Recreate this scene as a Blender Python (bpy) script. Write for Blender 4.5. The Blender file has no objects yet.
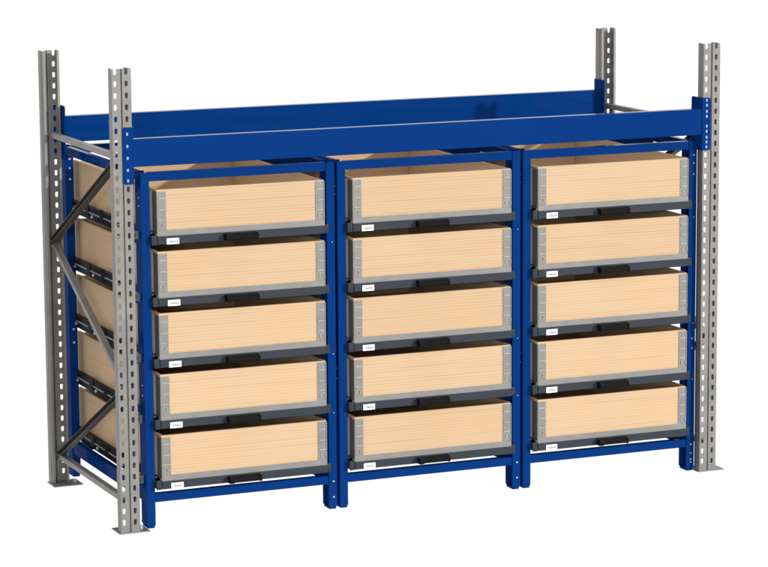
import bpy, bmesh, math, random
from mathutils import Vector, Matrix
random.seed(3)
S = 0.001
scene = bpy.context.scene
COL = scene.collection

# ------------------------------------------------------------------ materials
def new_mat(name):
    m = bpy.data.materials.new(name); m.use_nodes = True
    nt = m.node_tree; b = nt.nodes['Principled BSDF']
    return m, nt, b

def coords(nt, scale=(1, 1, 1)):
    tc = nt.nodes.new('ShaderNodeTexCoord'); mp = nt.nodes.new('ShaderNodeMapping')
    mp.inputs['Scale'].default_value = scale
    nt.links.new(tc.outputs['Object'], mp.inputs['Vector'])
    return mp.outputs['Vector']

def noise(nt, vec, scale, detail=4, rough=.55):
    n = nt.nodes.new('ShaderNodeTexNoise'); n.inputs['Scale'].default_value = scale
    n.inputs['Detail'].default_value = detail; n.inputs['Roughness'].default_value = rough
    nt.links.new(vec, n.inputs['Vector']); return n

def ramp(nt, fac, stops):
    r = nt.nodes.new('ShaderNodeValToRGB')
    e = r.color_ramp.elements
    while len(e) < len(stops): e.new(.5)
    for k, (p, c) in enumerate(stops):
        e[k].position = p; e[k].color = (*c, 1)
    nt.links.new(fac, r.inputs['Fac']); return r

def paint(name, col, rough, metal=0.0, var=.12, nscale=6, bump=.0, spec=.5, coat=0):
    m, nt, b = new_mat(name)
    v = coords(nt)
    n = noise(nt, v, nscale)
    lo = tuple(c * (1 - var) for c in col); hi = tuple(min(1, c * (1 + var)) for c in col)
    r = ramp(nt, n.outputs['Fac'], [(.3, lo), (.7, hi)])
    nt.links.new(r.outputs['Color'], b.inputs['Base Color'])
    mr = nt.nodes.new('ShaderNodeMapRange')
    mr.inputs['To Min'].default_value = rough * .85; mr.inputs['To Max'].default_value = min(1, rough * 1.2)
    n2 = noise(nt, v, nscale * 5)
    nt.links.new(n2.outputs['Fac'], mr.inputs['Value']); nt.links.new(mr.outputs['Result'], b.inputs['Roughness'])
    b.inputs['Metallic'].default_value = metal
    b.inputs['Specular IOR Level'].default_value = spec
    if coat: b.inputs['Coat Weight'].default_value = coat; b.inputs['Coat Roughness'].default_value = .12
    if bump:
        n3 = noise(nt, v, 900, 2); bp = nt.nodes.new('ShaderNodeBump')
        bp.inputs['Strength'].default_value = bump; bp.inputs['Distance'].default_value = .0005
        nt.links.new(n3.outputs['Fac'], bp.inputs['Height']); nt.links.new(bp.outputs['Normal'], b.inputs['Normal'])
    return m

def gloss_paint(name, col, rough, f0=.02, k=.5, power=7, var=.05, nscale=3):
    """matt base under a thin clear film: a fixed weak sheen that only rises at very flat angles"""
    m, nt, b = new_mat(name); nt.nodes.remove(b)
    out = [n for n in nt.nodes if n.type == 'OUTPUT_MATERIAL'][0]
    v = coords(nt); n = noise(nt, v, nscale)
    r = ramp(nt, n.outputs['Fac'], [(.3, tuple(c * (1 - var) for c in col)), (.7, tuple(c * (1 + var) for c in col))])
    d = nt.nodes.new('ShaderNodeBsdfDiffuse'); g = nt.nodes.new('ShaderNodeBsdfAnisotropic')
    nt.links.new(r.outputs['Color'], d.inputs['Color'])
    g.inputs['Roughness'].default_value = rough
    n2 = noise(nt, v, 60, 3); bp = nt.nodes.new('ShaderNodeBump')
    bp.inputs['Strength'].default_value = .05; bp.inputs['Distance'].default_value = .0006
    nt.links.new(n2.outputs['Fac'], bp.inputs['Height']); nt.links.new(bp.outputs['Normal'], g.inputs['Normal'])
    lw = nt.nodes.new('ShaderNodeLayerWeight'); lw.inputs['Blend'].default_value = .5
    pw = nt.nodes.new('ShaderNodeMath'); pw.operation = 'POWER'; pw.inputs[1].default_value = power
    nt.links.new(lw.outputs['Facing'], pw.inputs[0])
    ma = nt.nodes.new('ShaderNodeMath'); ma.operation = 'MULTIPLY_ADD'
    nt.links.new(pw.outputs[0], ma.inputs[0]); ma.inputs[1].default_value = k; ma.inputs[2].default_value = f0
    mx = nt.nodes.new('ShaderNodeMixShader')
    nt.links.new(ma.outputs[0], mx.inputs['Fac']); nt.links.new(d.outputs[0], mx.inputs[1]); nt.links.new(g.outputs[0], mx.inputs[2])
    nt.links.new(mx.outputs[0], out.inputs['Surface'])
    return m

def wood(name):
    m, nt, b = new_mat(name)
    oi = nt.nodes.new('ShaderNodeObjectInfo')
    tc = nt.nodes.new('ShaderNodeTexCoord')
    off = nt.nodes.new('ShaderNodeVectorMath'); off.operation = 'MULTIPLY_ADD'
    cmb = nt.nodes.new('ShaderNodeCombineXYZ')
    for k in range(3): nt.links.new(oi.outputs['Random'], cmb.inputs[k])
    nt.links.new(cmb.outputs[0], off.inputs[0]); off.inputs[1].default_value = (3.1, 5.7, 9.3)
    nt.links.new(tc.outputs['Object'], off.inputs[2])
    mp = nt.nodes.new('ShaderNodeMapping'); mp.inputs['Scale'].default_value = (.40, .40, 21)
    nt.links.new(off.outputs[0], mp.inputs['Vector'])
    n = noise(nt, mp.outputs['Vector'], 4.2, 5, .6)
    w = nt.nodes.new('ShaderNodeTexWave'); w.wave_type = 'BANDS'; w.bands_direction = 'Z'
    w.inputs['Scale'].default_value = 1.15; w.inputs['Distortion'].default_value = 2.6
    w.inputs['Detail'].default_value = 2; w.inputs['Detail Scale'].default_value = .7
    nt.links.new(mp.outputs['Vector'], w.inputs['Vector'])
    mx = nt.nodes.new('ShaderNodeMath'); mx.operation = 'MULTIPLY_ADD'
    nt.links.new(w.outputs['Fac'], mx.inputs[0]); mx.inputs[1].default_value = .45
    ms = nt.nodes.new('ShaderNodeMath'); ms.operation = 'MULTIPLY'; ms.inputs[1].default_value = .6
    nt.links.new(n.outputs['Fac'], ms.inputs[0]); nt.links.new(ms.outputs[0], mx.inputs[2])
    r = ramp(nt, mx.outputs[0], [(.14, (.40, .262, .150)), (.33, (.530, .362, .216)), (.85, (.560, .395, .242))])
    hs = nt.nodes.new('ShaderNodeHueSaturation')
    vr = nt.nodes.new('ShaderNodeMapRange'); vr.inputs['To Min'].default_value = .955; vr.inputs['To Max'].default_value = 1.02
    nt.links.new(oi.outputs['Random'], vr.inputs['Value']); nt.links.new(vr.outputs['Result'], hs.inputs['Value'])
    n5 = noise(nt, off.outputs[0], 3.5, 3); sr = nt.nodes.new('ShaderNodeMapRange')
    sr.inputs['To Min'].default_value = .88; sr.inputs['To Max'].default_value = 1.1
    nt.links.new(n5.outputs['Fac'], sr.inputs['Value']); nt.links.new(sr.outputs['Result'], hs.inputs['Saturation'])
    nt.links.new(r.outputs['Color'], hs.inputs['Color']); nt.links.new(hs.outputs['Color'], b.inputs['Base Color'])
    b.inputs['Roughness'].default_value = .72; b.inputs['Specular IOR Level'].default_value = .15
    bp = nt.nodes.new('ShaderNodeBump'); bp.inputs['Strength'].default_value = .25; bp.inputs['Distance'].default_value = .0006
    nt.links.new(mx.outputs[0], bp.inputs['Height']); nt.links.new(bp.outputs['Normal'], b.inputs['Normal'])
    return m

M = dict(
    blue=gloss_paint('blue_powder_coat', (.0010, .0290, .153), .10, .006, 2.6, 15),
    galv=paint('galvanised_steel', (.212, .205, .195), .46, .35, .14, 9, .05, .5),
    zinc=paint('zinc_hinge_steel', (.215, .213, .203), .42, .25, .08, 20, .05, .5),
    dark=gloss_paint('dark_slide_steel', (.012, .013, .018), .22, .02, 1.5, 14),
    tray=paint('anthracite_painted_steel', (.026, .032, .044), .42, .0, .07, 8, .04, .2),
    black=paint('black_handle_plastic', (.0045, .0045, .005), .55, 0, .1, 20, 0, .1),
    bright=paint('bright_zinc_bolt', (.75, .77, .80), .25, .6, .05, 20, 0, .5),
    shade=paint('shaded_corner_steel', (.12, .115, .105), .5, .2, .1, 20, 0, .4),  # dark grey with the shade of the box's corner side painted in
    white=paint('white_label_paper', (.85, .86, .88), .6, 0, .02, 20, 0, .3),
    ink=paint('grey_label_ink', (.22, .23, .25), .7, 0, .05, 20, 0, .2),
    leaf=paint('lit_zinc_hinge', (.33, .32, .305), .42, .25, .08, 20, .05, .5),  # hinge zinc lightened: light caught by ribs, ears and side leaves painted in
    slot=paint('pale_zinc_hook', (.28, .36, .52), .4, .2, .1, 20, 0, .4),
    brace_shade=paint('shaded_zinc_brace', (.085, .078, .068), .5, .3, .12, 14, .05, .4),  # galvanised steel darkened: shade of the brace undersides painted into the colour
    wood=wood('pale_spruce_boards'),
)

# ------------------------------------------------------------------ mesh helpers (millimetres in)
class MB:
    def __init__(s): s.bm = bmesh.new()
    def box(s, x0, x1, y0, y1, z0, z1):
        v = [s.bm.verts.new(Vector(p) * S) for p in
             ((x0, y0, z0), (x1, y0, z0), (x1, y1, z0), (x0, y1, z0), (x0, y0, z1), (x1, y0, z1), (x1, y1, z1), (x0, y1, z1))]
        for f in ((3, 2, 1, 0), (4, 5, 6, 7), (0, 1, 5, 4), (1, 2, 6, 5), (2, 3, 7, 6), (3, 0, 4, 7)):
            s.bm.faces.new([v[i] for i in f])
        return s
    def prism(s, pts, axis, a, b):
        """closed polygon pts (2d) extruded along axis from a to b"""
        def mk(p, t):
            q = list(p); q.insert(axis, t); return s.bm.verts.new(Vector(q) * S)
        A = [mk(p, a) for p in pts]; B = [mk(p, b) for p in pts]; n = len(pts)
        s.bm.faces.new(A); s.bm.faces.new(B[::-1])
        for i in range(n): s.bm.faces.new((A[i], B[i], B[(i + 1) % n], A[(i + 1) % n]))
        return s
    def strip(s, path, t, axis, a, b):
        """sheet-metal section: open 2d path given thickness t, extruded along axis"""
        n = len(path); L = []; R = []
        for i in range(n):
            p = Vector(path[i])
            d0 = (p - Vector(path[i - 1])).normalized() if i > 0 else None
            d1 = (Vector(path[i + 1]) - p).normalized() if i < n - 1 else None
            if d0 is None: d0 = d1
            if d1 is None: d1 = d0
            n0 = Vector((-d0.y, d0.x)); n1 = Vector((-d1.y, d1.x))
            mm = (n0 + n1); mm.normalize(); k = t / 2 / max(.35, mm.dot(n0))
            L.append(tuple(p + mm * k)); R.append(tuple(p - mm * k))
        for i in range(n - 1):
            pass
        def mk(p, tt):
            q = list(p); q.insert(axis, tt); return s.bm.verts.new(Vector(q) * S)
        la = [mk(p, a) for p in L]; ra = [mk(p, a) for p in R]; lb = [mk(p, b) for p in L]; rb = [mk(p, b) for p in R]
        F = s.bm.faces.new
        for i in range(n - 1):
            F((la[i], la[i + 1], lb[i + 1], lb[i])); F((ra[i], rb[i], rb[i + 1], ra[i + 1]))
            F((la[i], ra[i], ra[i + 1], la[i + 1])); F((lb[i], lb[i + 1], rb[i + 1], rb[i]))
        F((la[0], lb[0], rb[0], ra[0])); F((la[-1], ra[-1], rb[-1], lb[-1]))
        return s
    def cyl(s, c, r, axis, a, b, n=12, r2=None):
        r2 = r if r2 is None else r2
        P = []
        for t, rr in ((a, r), (b, r2)):
            ring = []
            for k in range(n):
                q = [c[0] + rr * math.cos(2 * math.pi * k / n), c[1] + rr * math.sin(2 * math.pi * k / n)]
                q.insert(axis, t); ring.append(s.bm.verts.new(Vector(q) * S))
            P.append(ring)
        s.bm.faces.new(P[0]); s.bm.faces.new(P[1][::-1])
        for k in range(n): s.bm.faces.new((P[0][k], P[1][k], P[1][(k + 1) % n], P[0][(k + 1) % n]))
        return s
    def build(s, name, mat, parent=None, bevel=0.0, solid=0.0, origin=None):
        bmesh.ops.remove_doubles(s.bm, verts=s.bm.verts, dist=1e-6)
        bmesh.ops.recalc_face_normals(s.bm, faces=s.bm.faces)
        me = bpy.data.meshes.new(name); s.bm.to_mesh(me); s.bm.free()
        me.materials.append(mat)
        o = bpy.data.objects.new(name, me); COL.objects.link(o)
        if parent: o.parent = parent
        if solid:
            md = o.modifiers.new('sheet', 'SOLIDIFY'); md.thickness = solid * S; md.offset = 0
        if bevel:
            md = o.modifiers.new('edges', 'BEVEL'); md.width = bevel * S; md.segments = 2; md.limit_method = 'ANGLE'
            md.angle_limit = math.radians(50)
        return o

def thing(name, label, cat, loc=(0, 0, 0), group=None):
    o = bpy.data.objects.new(name, None); COL.objects.link(o)
    o.location = Vector(loc) * S; o.empty_display_size = .1
    o['label'] = label; o['category'] = cat
    if group: o['group'] = group
    return o

def copy_tree(o, parent=None):
    c = o.copy(); COL.objects.link(c); c.parent = parent
    for ch in list(kids.get(o.name, [])):
        copy_tree(ch, c)
    return c
kids = {}
def index():
    kids.clear()
    for o in bpy.data.objects:
        if o.parent: kids.setdefault(o.parent.name, []).append(o)

# ------------------------------------------------------------------ pallet rack
W, D, H = 84.0, 54.0, 1969.0
DP, BAY = 1055.0, 2700.0

def holed_flat(bm, a, b, c, z_lo, z_hi, y, hw=6.7, hh=12.0, first=None):
    """vertical flat strip x in [a,b] at depth y, with a column of slotted holes centred on x=c every 48.9 mm"""
    def V(x, z): return bm.verts.new(Vector((x, y, z)) * S)
    z = first; P = 48.9; h2 = P / 2
    top = z_hi
    # top notch, cut open
    zc = z; zb = zc - h2
    q = [(c - hw, zc - 6), (c - hw + 4, zc - hh), (c + hw - 4, zc - hh), (c + hw, zc - 6)]
    bm.faces.new([V(a, top), V(a, zc - 6), V(*q[0]), V(c - hw, top)])
    bm.faces.new([V(b, top), V(c + hw, top), V(*q[3]), V(b, zc - 6)])
    bm.faces.new([V(a, zc - 6), V(a, zb), V(c, zb), V(*q[1]), V(*q[0])])
    bm.faces.new([V(b, zc - 6), V(*q[3]), V(*q[2]), V(c, zb), V(b, zb)])
    bm.faces.new([V(*q[1]), V(c, zb), V(*q[2])])
    zc -= P
    while zc - h2 > z_lo + 1:
        t, u = zc + h2, zc - h2
        h = [(c - hw + 3, zc + hh), (c + hw - 3, zc + hh), (c + hw, zc + hh - 4), (c + hw - .8, zc - hh + 4), (c + hw - 3.5, zc - hh),
             (c - hw + 3.5, zc - hh), (c - hw + .8, zc - hh + 4), (c - hw, zc + hh - 4)]
        bm.faces.new([V(a, t), V(*h[7]), V(*h[0]), V(*h[1]), V(*h[2]), V(b, t)][::1])
        bm.faces.new([V(b, t), V(*h[2]), V(*h[3]), V(b, u)])
        bm.faces.new([V(b, u), V(*h[3]), V(*h[4]), V(*h[5]), V(*h[6]), V(a, u)])
        bm.faces.new([V(a, u), V(*h[6]), V(*h[7]), V(a, t)])
        zc -= P
    u = zc + h2
    bm.faces.new([V(a, u), V(b, u), V(b, z_lo), V(a, z_lo)])

def plain(bm, x0, y0, x1, y1, z0, z1):
    v = [bm.verts.new(Vector(p) * S) for p in ((x0, y0, z0), (x1, y1, z0), (x1, y1, z1), (x0, y0, z1))]
    bm.faces.new(v)

def upright(x0, y0, face, rack, label):
    """front flange face at local y=0, opening towards +y (face=1) ; mirrored for rear posts"""
    mb = MB(); bm = mb.bm
    z0 = 5
    g0, g1, gd = 38, 46, 7
    c1, c2 = (15, 64) if face > 0 else (20, 69)
    if face < 0: g0, g1 = 38, 46
    holed_flat(bm, 0, g0, c1, z0, H, 0, first=H - 13)
    holed_flat(bm, g1, W, c2, z0, H, 0, first=H - 13)
    plain(bm, g0, 0, g0 + 1.5, gd, z0, H); plain(bm, g0 + 1.5, gd, g1 - 1.5, gd, z0, H); plain(bm, g1 - 1.5, gd, g1, 0, z0, H)
    for sx, a in ((1, 0), (-1, W)):
        plain(bm, a, 0, a, 32, z0, H)
        plain(bm, a, 32, a + sx * 5, 37, z0, H)
        plain(bm, a + sx * 5, 37, a + sx * 5, D, z0, H)
        plain(bm, a + sx * 5, D, a + sx * 15, D, z0, H)
    for v in bm.verts:
        v.co.y *= face
        v.co += Vector((x0, y0, 0)) * S
    o = mb.build('upright_post', M['galv'], rack, solid=2.4)
    o['label'] = label
    pb = MB()
    ya, yb = (y0 - 6, y0 + 108) if face > 0 else (y0 - 108, y0 + 6)
    pb.box(x0 - 8, x0 + 128, ya, yb, 0, 5)
    pb.build('base_plate', M['galv'], o, bevel=1)
    bb = MB(); bb.cyl((x0 + 106, (ya + yb) / 2), 9, 2, 5, 13, 6).cyl((x0 + 106, (ya + yb) / 2), 4.5, 2, 13, 19, 10)
    bb.build('anchor_bolt', M['bright'], o)
    return o

rack = thing('pallet_rack', 'tall galvanised steel pallet rack with blue load beams standing around the three blue drawer cabinets', 'pallet rack')
upright(0, 0, 1, rack, 'perforated galvanised front upright at the left')
upright(0, DP, -1, rack, 'perforated galvanised rear upright at the left')
upright(W + BAY, 0, 1, rack, 'perforated galvanised front upright at the right')
upright(W + BAY, DP, -1, rack, 'perforated galvanised rear upright at the right')

def brace(p0, p1, name, xc, flip=1):
    """C-channel running in a plane x = xc from p0=(y,z) to p1=(y,z)"""
    a = Vector((p0[0], p0[1])); b = Vector((p1[0], p1[1])); d = b - a; L = d.length
    ang = math.atan2(d.y, d.x)
    mb = MB()
    sec = [(14, 10), (-13, 10), (-13, -10), (14, -10)] if flip > 0 else [(-14, 11.5), (15, 11.5), (15, -11.5), (-14, -11.5)]
    # path in (x, local z), extruded along local y
    mb.strip(sec, 2.5, 1, 0, L)
    for t in (14, L - 14): mb.cyl((t, 0), 7, 0, -22, 22, 6)
    R = Matrix.Rotation(ang, 4, 'X')
    for v in mb.bm.verts:
        v.co = R @ v.co + Vector((xc, a.x, a.y)) * S
    return mb.build(name, M['galv'] if flip > 0 else M['brace_shade'], rack, bevel=.6)  # diagonals seen from below take the shade-darkened steel

for X in (42, W + BAY + 42):
    brace((1038, 1596), (22, 1596), 'horizontal_brace', X)
    brace((1038, 132), (22, 132), 'horizontal_brace', X)
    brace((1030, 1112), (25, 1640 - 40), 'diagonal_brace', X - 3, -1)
    brace((1020, 1100), (34, 628), 'diagonal_brace', X + 4)
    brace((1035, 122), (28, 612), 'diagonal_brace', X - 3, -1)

def beam(y_face, s):
    mb = MB()
    # box beam with a stepped inner top edge
    y1 = y_face + s * 46
    ya, yb = min(y_face, y1), max(y_face, y1)
    mb.box(W - 2, W + BAY - 2 + 4, ya, yb, 1558, 1675)
    o = mb.build('load_beam', M['blue'], rack, bevel=3)
    for side in (0, 1):
        cb = MB()
        t = 4
        yo = y_face - s * 0
        f0, f1 = (yo - s * 4, yo - s * .5)
        fa, fb = min(f0, f1), max(f0, f1)
        g0, g1 = (yo - s * 4, yo + s * 98); ga, gb = min(g0, g1), max(g0, g1)
        if side == 0: x0, x1, xs0, xs1 = 42, W - .5, W + .8, W + 4.8; fx = (42, W + 4.8)
        else: xs0, xs1 = W + BAY - 4.8, W + BAY - .8; fx = (W + BAY - 4.8, W + BAY + 37)
        yc = (fx[0], fx[1])
        # front flange with chamfered corners
        z0, z1, c = 1487, 1726, 7
        a, b = fx
        if side == 0: poly = [(a, z0 + c), (a + c, z0), (b, z0), (b, z1), (a + c, z1), (a, z1 - c)]
        else: poly = [(a, z0), (b - c, z0), (b, z0 + c), (b, z1 - c), (b - c, z1), (a, z1)]
        cb.prism(poly, 1, fa, fb)
        # side plate
        s0, s1 = (fb, gb) if s > 0 else (ga, fa)
        if s > 0: poly = [(s0, z0), (s1 - 8, z0), (s1, z0 + 8), (s1, z1 - 8), (s1 - 8, z1), (s0, z1)]
        else: poly = [(s1, z0), (s0 + 8, z0), (s0, z0 + 8), (s0, z1 - 8), (s0 + 8, z1), (s1, z1)]
        cb.prism(poly, 0, xs0, xs1)
        cn = cb.build('beam_connector', M['blue'], o)
        hx = 62 if side == 0 else W + BAY + 17
        if s > 0:
            for z in ((1698, 1647, 1597, 1547, 1503) if side == 0 else (1714, 1692, 1664, 1641, 1597, 1574, 1547, 1525, 1503)):
                rb = MB().prism([(hx - 3.5, z - 6), (hx + 3.5, z - 6), (hx + 4.5, z + 6), (hx - 4.5, z + 6)], 1, y_face - 5.5, y_face - 3.5)
                rb.build('hook_slot', M['slot'], o)
            sb = MB(); zz = 1712 if side else 1620
            sb.cyl((fx[0] + (30 if side else 12), zz), 5, 1, y_face - 7, y_face - 3.5, 10)
            sb.build('locking_pin', M['blue'], o)
    return o
beam(0, 1)
beam(DP, -1)
rack_children = [o for o in bpy.data.objects if o.parent == rack and o.name.startswith('load_beam')]
rack_children[0]['label'] = 'blue front load beam'
rack_children[1]['label'] = 'blue rear load beam'

# ------------------------------------------------------------------ blue drawer cabinets
X0, PITCH = 130.0, 887.0
CW, Y0, CD, CH = 874.0, 40.0, 1145.0, 1528.0
PW, PD = 37.0, 74.0
TOPS = [1455 - 262.7 * k for k in range(5)]

def make_cabinet():
    r = thing('drawer_cabinet_frame', 'x', 'shelving frame', (X0, Y0, 0), 'blue frames holding the drawers')
    for (sx, sy) in ((0, 0), (1, 0), (0, 1), (1, 1)):
        mb = MB()
        # section: outer web, flanges towards the inside, small lips
        xo = 1.2; xi = PW; ya = 1.2; yb = PD
        path = [(xi, ya + 11), (xi, ya), (xo, ya), (xo, yb), (xi, yb), (xi, yb - 11)]
        if sx: path = [(CW - x, y) for x, y in path]
        if sy: path = [(x, CD - y) for x, y in path]
        mb.strip(path, 2.4, 2, 12, CH)
        p = mb.build('post', M['blue'], r, bevel=.8)
        fb = MB()
        xa, xb = (3, PW - 1) if not sx else (CW - PW + 1, CW - 3)
        y_a, y_b = (3, PD - 3) if not sy else (CD - PD + 3, CD - 3)
        fb.box(xa, xb, y_a, y_b, 0, 14)
        fb.build('foot', M['blue'], p, bevel=3)
        # slots / rivets
        L = []
        if sx and not sy:
            L = [((CW - 17, z), 3.8, 1, -2.0, 0.2) for z in (125, 55)] + [((CW - 13, z), 2.2, 1, -1.0, 0.2) for z in (430, 690, 1180)]
        elif not sx and not sy:
            L = [((26, z), 3.2, 0, -1.6, 0.2) for z in (1420, 1385, 620, 575)]
        elif sy and not sx:
            L = [((20, z), 5, 1, CD - PD - 2.4, CD - PD + .2) for z in (1470, 1428, 1378, 690, 628, 170, 112)]
        for q in L: MB().cyl(*q, 10).build('rivet', M['bright'], p)
    t = 36
    def rail(name, sec, axis, a, b): return MB().strip(sec, 2.4, axis, a, b).build(name, M['blue'], r, bevel=1.0)
    # front / rear rails (path in y,z extruded along x)
    for nm, z0, z1 in (('top_rail', 1489, 1526.5), ('bottom_rail', 112, 149)):
        rail(nm, [(t, z1 - 1.2), (6, z1 - 1.2), (6, z0 + 1.2), (t, z0 + 1.2)], 0, PW + .5, CW - PW - .5)
        rail(nm, [(CD - t, z1 - 1.2), (CD - 6, z1 - 1.2), (CD - 6, z0 + 1.2), (CD - t, z0 + 1.2)], 0, PW + .5, CW - PW - .5)
    # side rails (path in x,z extruded along y)
    for nm, z0, z1 in (('side_rail', 1489, 1527), ('side_rail', 112, 170)):
        rail(nm, [(t - 6, z1 - 1.2), (5, z1 - 1.2), (5, z0 + 1.2), (t - 6, z0 + 1.2)], 1, PD + .5, CD - PD - .5)
        rail(nm, [(CW - t + 6, z1 - 1.2), (CW - 5, z1 - 1.2), (CW - 5, z0 + 1.2), (CW - t + 6, z0 + 1.2)], 1, PD + .5, CD - PD - .5)
    for xa, xb in ((CW - 9.5, CW - 7),):
        MB().box(xa, xb, 400, CD - PD - 2, 1442, 1488.5).build('side_plate', M['blue'], r, bevel=.6)
    # telescopic runners
    for T in TOPS:
        for sx in (0, 1):
            zc = T - 205
            mb = MB()
            def fx(x): return x if not sx else CW - x
            path = [(54, zc + 27), (34, zc + 27), (34, zc - 24), (54, zc - 24)]
            mb.strip([(fx(x), z) for x, z in path], 2.4, 1, 4, CD - 4)
            xa, xb = sorted((fx(28), fx(33)))
            for y in (24, 300, 620, 830, 1060): mb.box(xa, xb, y, y + 46, zc - 14, zc + 40)
            ro = mb.build('runner', M['dark'], r)
            ib = MB()
            xa, xb = sorted((fx(29.5), fx(32.6)))
            ib.box(xa, xb, 84, CD - 84, zc + 2, zc + 9)
            ib.build('slide_strip', M['galv'], ro, bevel=.6)
            bb = MB()
            for y in (90, 400, 760, 1040): bb.cyl((y + 20, zc - 8), 7, 0, min(fx(26), fx(32)), max(fx(26), fx(32)), 8)
            bb.build('runner_bolts', M['bright'], ro)
    return r

cab = make_cabinet()
index()
cabs = [cab] + [copy_tree(cab) for _ in (1, 2)]
cl = ['blue drawer frame at the left end of the rack, its side open behind cross braces',
      'blue drawer frame in the middle, standing between the two other blue frames',
      'blue drawer frame at the right end of the rack, beside the front right upright']
for k, c in enumerate(cabs):
    c.location = Vector((X0 + PITCH * k, Y0, 0)) * S; c['label'] = cl[k]
# extra fixings that only show on the outer posts of the end frames
for z in (1464, 1427, 1377, 620, 575, 84, 42): MB().cyl((CW - 17, z), 4.2, 1, -2.0, 0.2, 10).build('rivet', M['slot'], cabs[2])
for T in TOPS: MB().box(-15, -.5, 36, 50, T - 212, T - 178).cyl((43, T - 195), 9, 0, -22, -14.5, 6).build('spacer_bolt', M['galv'], cabs[0])

# ------------------------------------------------------------------ drawers (local: origin at cabinet x, box top z)
BX0, BX1, BY0, BY1 = 62.0, 818.0, 20.0, 1150.0
def make_drawer():
    r = thing('drawer', 'x', 'drawer', (0, 0, 0), 'pull-out drawer trays in the blue frames')
    # front panel : folded sheet
    MB().prism([(10, -197), (20, -197), (20, -223), (34, -223), (34, -231), (10, -231)], 0, BX0, BX1).build('front_panel', M['tray'], r, bevel=1.5)
    lb = MB().strip([(BX0, 0), (BX1, 0)], 2.2, 2, -196.5, -172)
    for v in lb.bm.verts: v.co.y += (BY0 - 4.5) * S
    lb.box(BX0, BX1, 12, BY0 - 6.2, -196.6, -194.4)
    lb.build('retaining_lip', M['zinc'], r, bevel=.6)
    pn = MB().box(BX0 + 1, BX1 - 1, 34.5, BY1, -207, -203)
    for xa, xb in ((BX0 - 4, BX0 - 1.5), (BX1 + 1.5, BX1 + 4)): pn.box(xa, xb, 36, BY1, -226, -186)
    pn.box(BX0, BX1, BY1 + 1, BY1 + 4, -226, -186)
    pn.build('tray_pan', M['dark'], r, bevel=.6)
    for sx in (0, 1):
        bb = MB()
        xa, xb = (BX0 - 25, BX0 - 1) if not sx else (BX1 + 1, BX1 + 18)
        za = -233 if not sx else -230
        bb.box(xa, xb, 14, 18, za, -192)
        bb.box(xa + (0 if not sx else 10), xb - (16 if not sx else 0), 18.2, 80, za + 4, -196)
        bb.cyl(((xa + xb) / 2, -222), 4, 1, 11.5, 13.8, 10)
        bb.build('end_bracket', M['tray'], r, bevel=1.2)
    # handle : two feet and a rounded overhanging grip
    hc = 428; hw = 73
    hb = MB()
    prof = [(8, -203), (-14, -203), (-22, -206), (-26, -212), (-26, -221), (-21, -227), (-17, -227), (-19, -220), (-18, -213), (-12, -209), (8, -209)]
    hb.prism(prof, 0, hc - hw + 8, hc + hw - 3)
    for xa, xb in ((hc - hw, hc - hw + 22), (hc + hw - 8, hc + hw)):
        hb.prism([(9.5, -201), (-14, -201), (-24, -204), (-28, -212), (-27, -224), (-21, -230), (9.5, -230)], 0, xa, xb)
    hb.box(hc - hw + 22, hc + hw - 8, 6.5, 9.6, -229, -202)
    hb.build('handle', M['black'], r, bevel=1.5)
    # label with small grey print
    la = MB().box(100, 155, 6.6, 9.4, -231.5, -206).build('label_holder', M['white'], r, bevel=.4)
    ik = MB(); x = 113
    for w in (4, 3, 5, 3, 4, 3, 4):
        ik.box(x, x + w, 6.0, 6.5, -224, -216); x += w + 1.6
    ik.build('printed_line', M['ink'], la)
    return r

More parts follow.
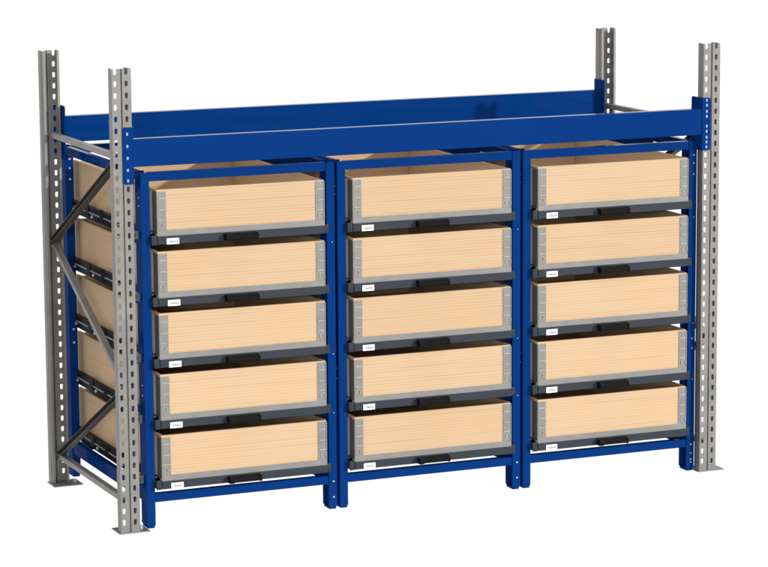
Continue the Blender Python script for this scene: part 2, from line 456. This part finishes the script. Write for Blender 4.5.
def make_collar():
    r = thing('wooden_box', 'x', 'wooden box', (0, 0, 0), 'wooden pallet collar boxes standing in the drawers')
    zt, zb = 0, -201
    th = 13; YR = 1138
    MB().box(BX0 + 1, BX1 - 1, BY0, BY0 + 13.5, zb, zt).build('front_board', M['wood'], r, bevel=1.2)
    MB().box(BX0 + th + .5, BX1 - th - .5, YR - 18, YR, zb, zt - .6).build('rear_board', M['wood'], r, bevel=1.2)
    for xa, xb in ((BX0, BX0 + th), (BX1 - th, BX1)):
        MB().box(xa, xb, BY0 + 14, 1192, zb, zt - .5).build('side_board', M['wood'], r, bevel=1.2)
    MB().box(BX0 + th + .5, BX1 - th - .5, BY0 + 14, YR - 18.5, -200, -191).build('base_board', M['wood'], r, bevel=.8)
    # corner hinges
    for sx in (0, 1):
        for sy in (0,):
            hb = MB()
            def X(x): return BX0 + x if not sx else BX1 - x
            def Y(y): return BY0 + y if not sy else BY1 - 2 - y
            def bx(x0, x1, y0, y1, z0, z1):
                a, b = sorted((X(x0), X(x1))); c, d = sorted((Y(y0), Y(y1))); hb.box(a, b, c, d, z0, z1)
            top = -9 if not sx else -5
            bx(1.5, 41, -2.6, -.4, -171.5 if not sy else -190, top)          # front leaf
            bx(-.5, 3.5, -5.0, -2.7, -171, top)
            ho = hb.build('corner_hinge', M['zinc'], r, bevel=.5)
            hb = MB(); bx(-18, -2.6, 51, 53.5, zb + 8, top); bx(-2.5, -.6, 51, 104, zb + 8, top)
            hb.build('side_leaf', M['leaf'], ho, bevel=.5)
            for z in (-38, -86, -128):
                hb = MB(); bx(5, 37, -5.6, -2.7, z - 2.6, z + 2.6); hb.build('pressed_rib', M['leaf'], ho, bevel=1.2)
            # curled locking ear near the bottom
            pts = []
            for k in range(9):
                a0 = math.radians(215 - 33 * k)
                pts.append((X(17 + 11 * math.cos(a0)), -150 + 12 * math.sin(a0)))
            MB().strip(pts, 3.2, 1, min(Y(-6), Y(-2.7)), max(Y(-6), Y(-2.7))).build('locking_ear', M['leaf'], ho)
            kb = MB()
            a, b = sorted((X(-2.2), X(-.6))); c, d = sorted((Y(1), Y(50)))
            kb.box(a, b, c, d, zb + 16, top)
            kb.build('corner_shade_strip', M['shade'], ho)  # thin dark strip standing in for shade beside the corner
    return r

drawer0, collar0 = make_drawer(), make_collar()
index()
rows = ['topmost', 'second from the top', 'middle', 'second from the bottom', 'bottom']
colsn = ['left', 'middle', 'right']
first = True
for k in range(3):
    for j, T in enumerate(TOPS):
        d = drawer0 if first else copy_tree(drawer0)
        c = collar0 if first else copy_tree(collar0)
        first = False
        for o in (d, c): o.location = Vector((X0 + PITCH * k, 0, T)) * S
        d['label'] = 'dark grey drawer with black handle, %s in the %s blue frame' % (rows[j], colsn[k])
        c['label'] = 'pale wooden box with grey corner hinges, %s in the %s blue frame' % (rows[j], colsn[k])

# ------------------------------------------------------------------ camera (fitted to the photograph)
C = Vector((-3662.325, -11447.0127, 3028.8979)) * S
yaw, pit, rol, f = 0.402828, 0.162476, -0.00695, 2908.6769
F = Vector((math.sin(yaw) * math.cos(pit), math.cos(yaw) * math.cos(pit), -math.sin(pit)))
R = Vector((math.cos(yaw), -math.sin(yaw), 0)); U = R.cross(F)
r = R * math.cos(rol) + U * math.sin(rol); u = U * math.cos(rol) - R * math.sin(rol)
cam = bpy.data.cameras.new('camera'); co = bpy.data.objects.new('camera', cam); COL.objects.link(co)
co.matrix_world = Matrix(((r.x, u.x, -F.x, C.x), (r.y, u.y, -F.y, C.y), (r.z, u.z, -F.z, C.z), (0, 0, 0, 1)))
cam.sensor_width = 36; cam.lens = f / 768 * 36; cam.clip_end = 200; cam.clip_start = .1
scene.camera = co

# ------------------------------------------------------------------ studio light
w = bpy.data.worlds.new('World'); scene.world = w; w.use_nodes = True
nt = w.node_tree; bg = nt.nodes['Background']
tc = nt.nodes.new('ShaderNodeTexCoord'); sp = nt.nodes.new('ShaderNodeSeparateXYZ')
nt.links.new(tc.outputs['Generated'], sp.inputs[0])
def mrange(src, a, b, lo, hi):
    n = nt.nodes.new('ShaderNodeMapRange'); n.interpolation_type = 'SMOOTHSTEP'
    for k, v in (('From Min', a), ('From Max', b), ('To Min', lo), ('To Max', hi)): n.inputs[k].default_value = v
    nt.links.new(src, n.inputs['Value']); return n.outputs['Result']
fy = mrange(sp.outputs['Y'], -.3, .55, .75, 1.03)
fx = mrange(sp.outputs['X'], -.85, .0, .85, 1.0)
mu = nt.nodes.new('ShaderNodeMath'); mu.operation = 'MULTIPLY'
nt.links.new(fy, mu.inputs[0]); nt.links.new(fx, mu.inputs[1])
fz = mrange(sp.outputs['Z'], -.85, -.45, .45, 1.0)
mu2 = nt.nodes.new('ShaderNodeMath'); mu2.operation = 'MULTIPLY'
nt.links.new(mu.outputs[0], mu2.inputs[0]); nt.links.new(fz, mu2.inputs[1])
nt.links.new(mu2.outputs[0], bg.inputs['Strength']); bg.inputs['Color'].default_value = (1, 1, 1, 1)

sd = bpy.data.lights.new('key_light', 'SUN'); so = bpy.data.objects.new('key_light', sd); COL.objects.link(so)
sd.energy = 2.75; sd.angle = math.radians(1.5); sd.color = (1, .985, .96)
dirv = Vector((-.66, 1.0, -.34))          # direction the light travels
so.rotation_euler = dirv.to_track_quat('-Z', 'Y').to_euler()

fd = bpy.data.lights.new('fill_light', 'SUN'); fo = bpy.data.objects.new('fill_light', fd); COL.objects.link(fo)
fd.energy = 1.1; fd.angle = math.radians(8)
fo.rotation_euler = Vector((.40, .92, -.18)).to_track_quat('-Z', 'Y').to_euler()

vs = scene.view_settings
vs.view_transform = 'Standard'; vs.look = 'None'; vs.exposure = 0; vs.gamma = 1
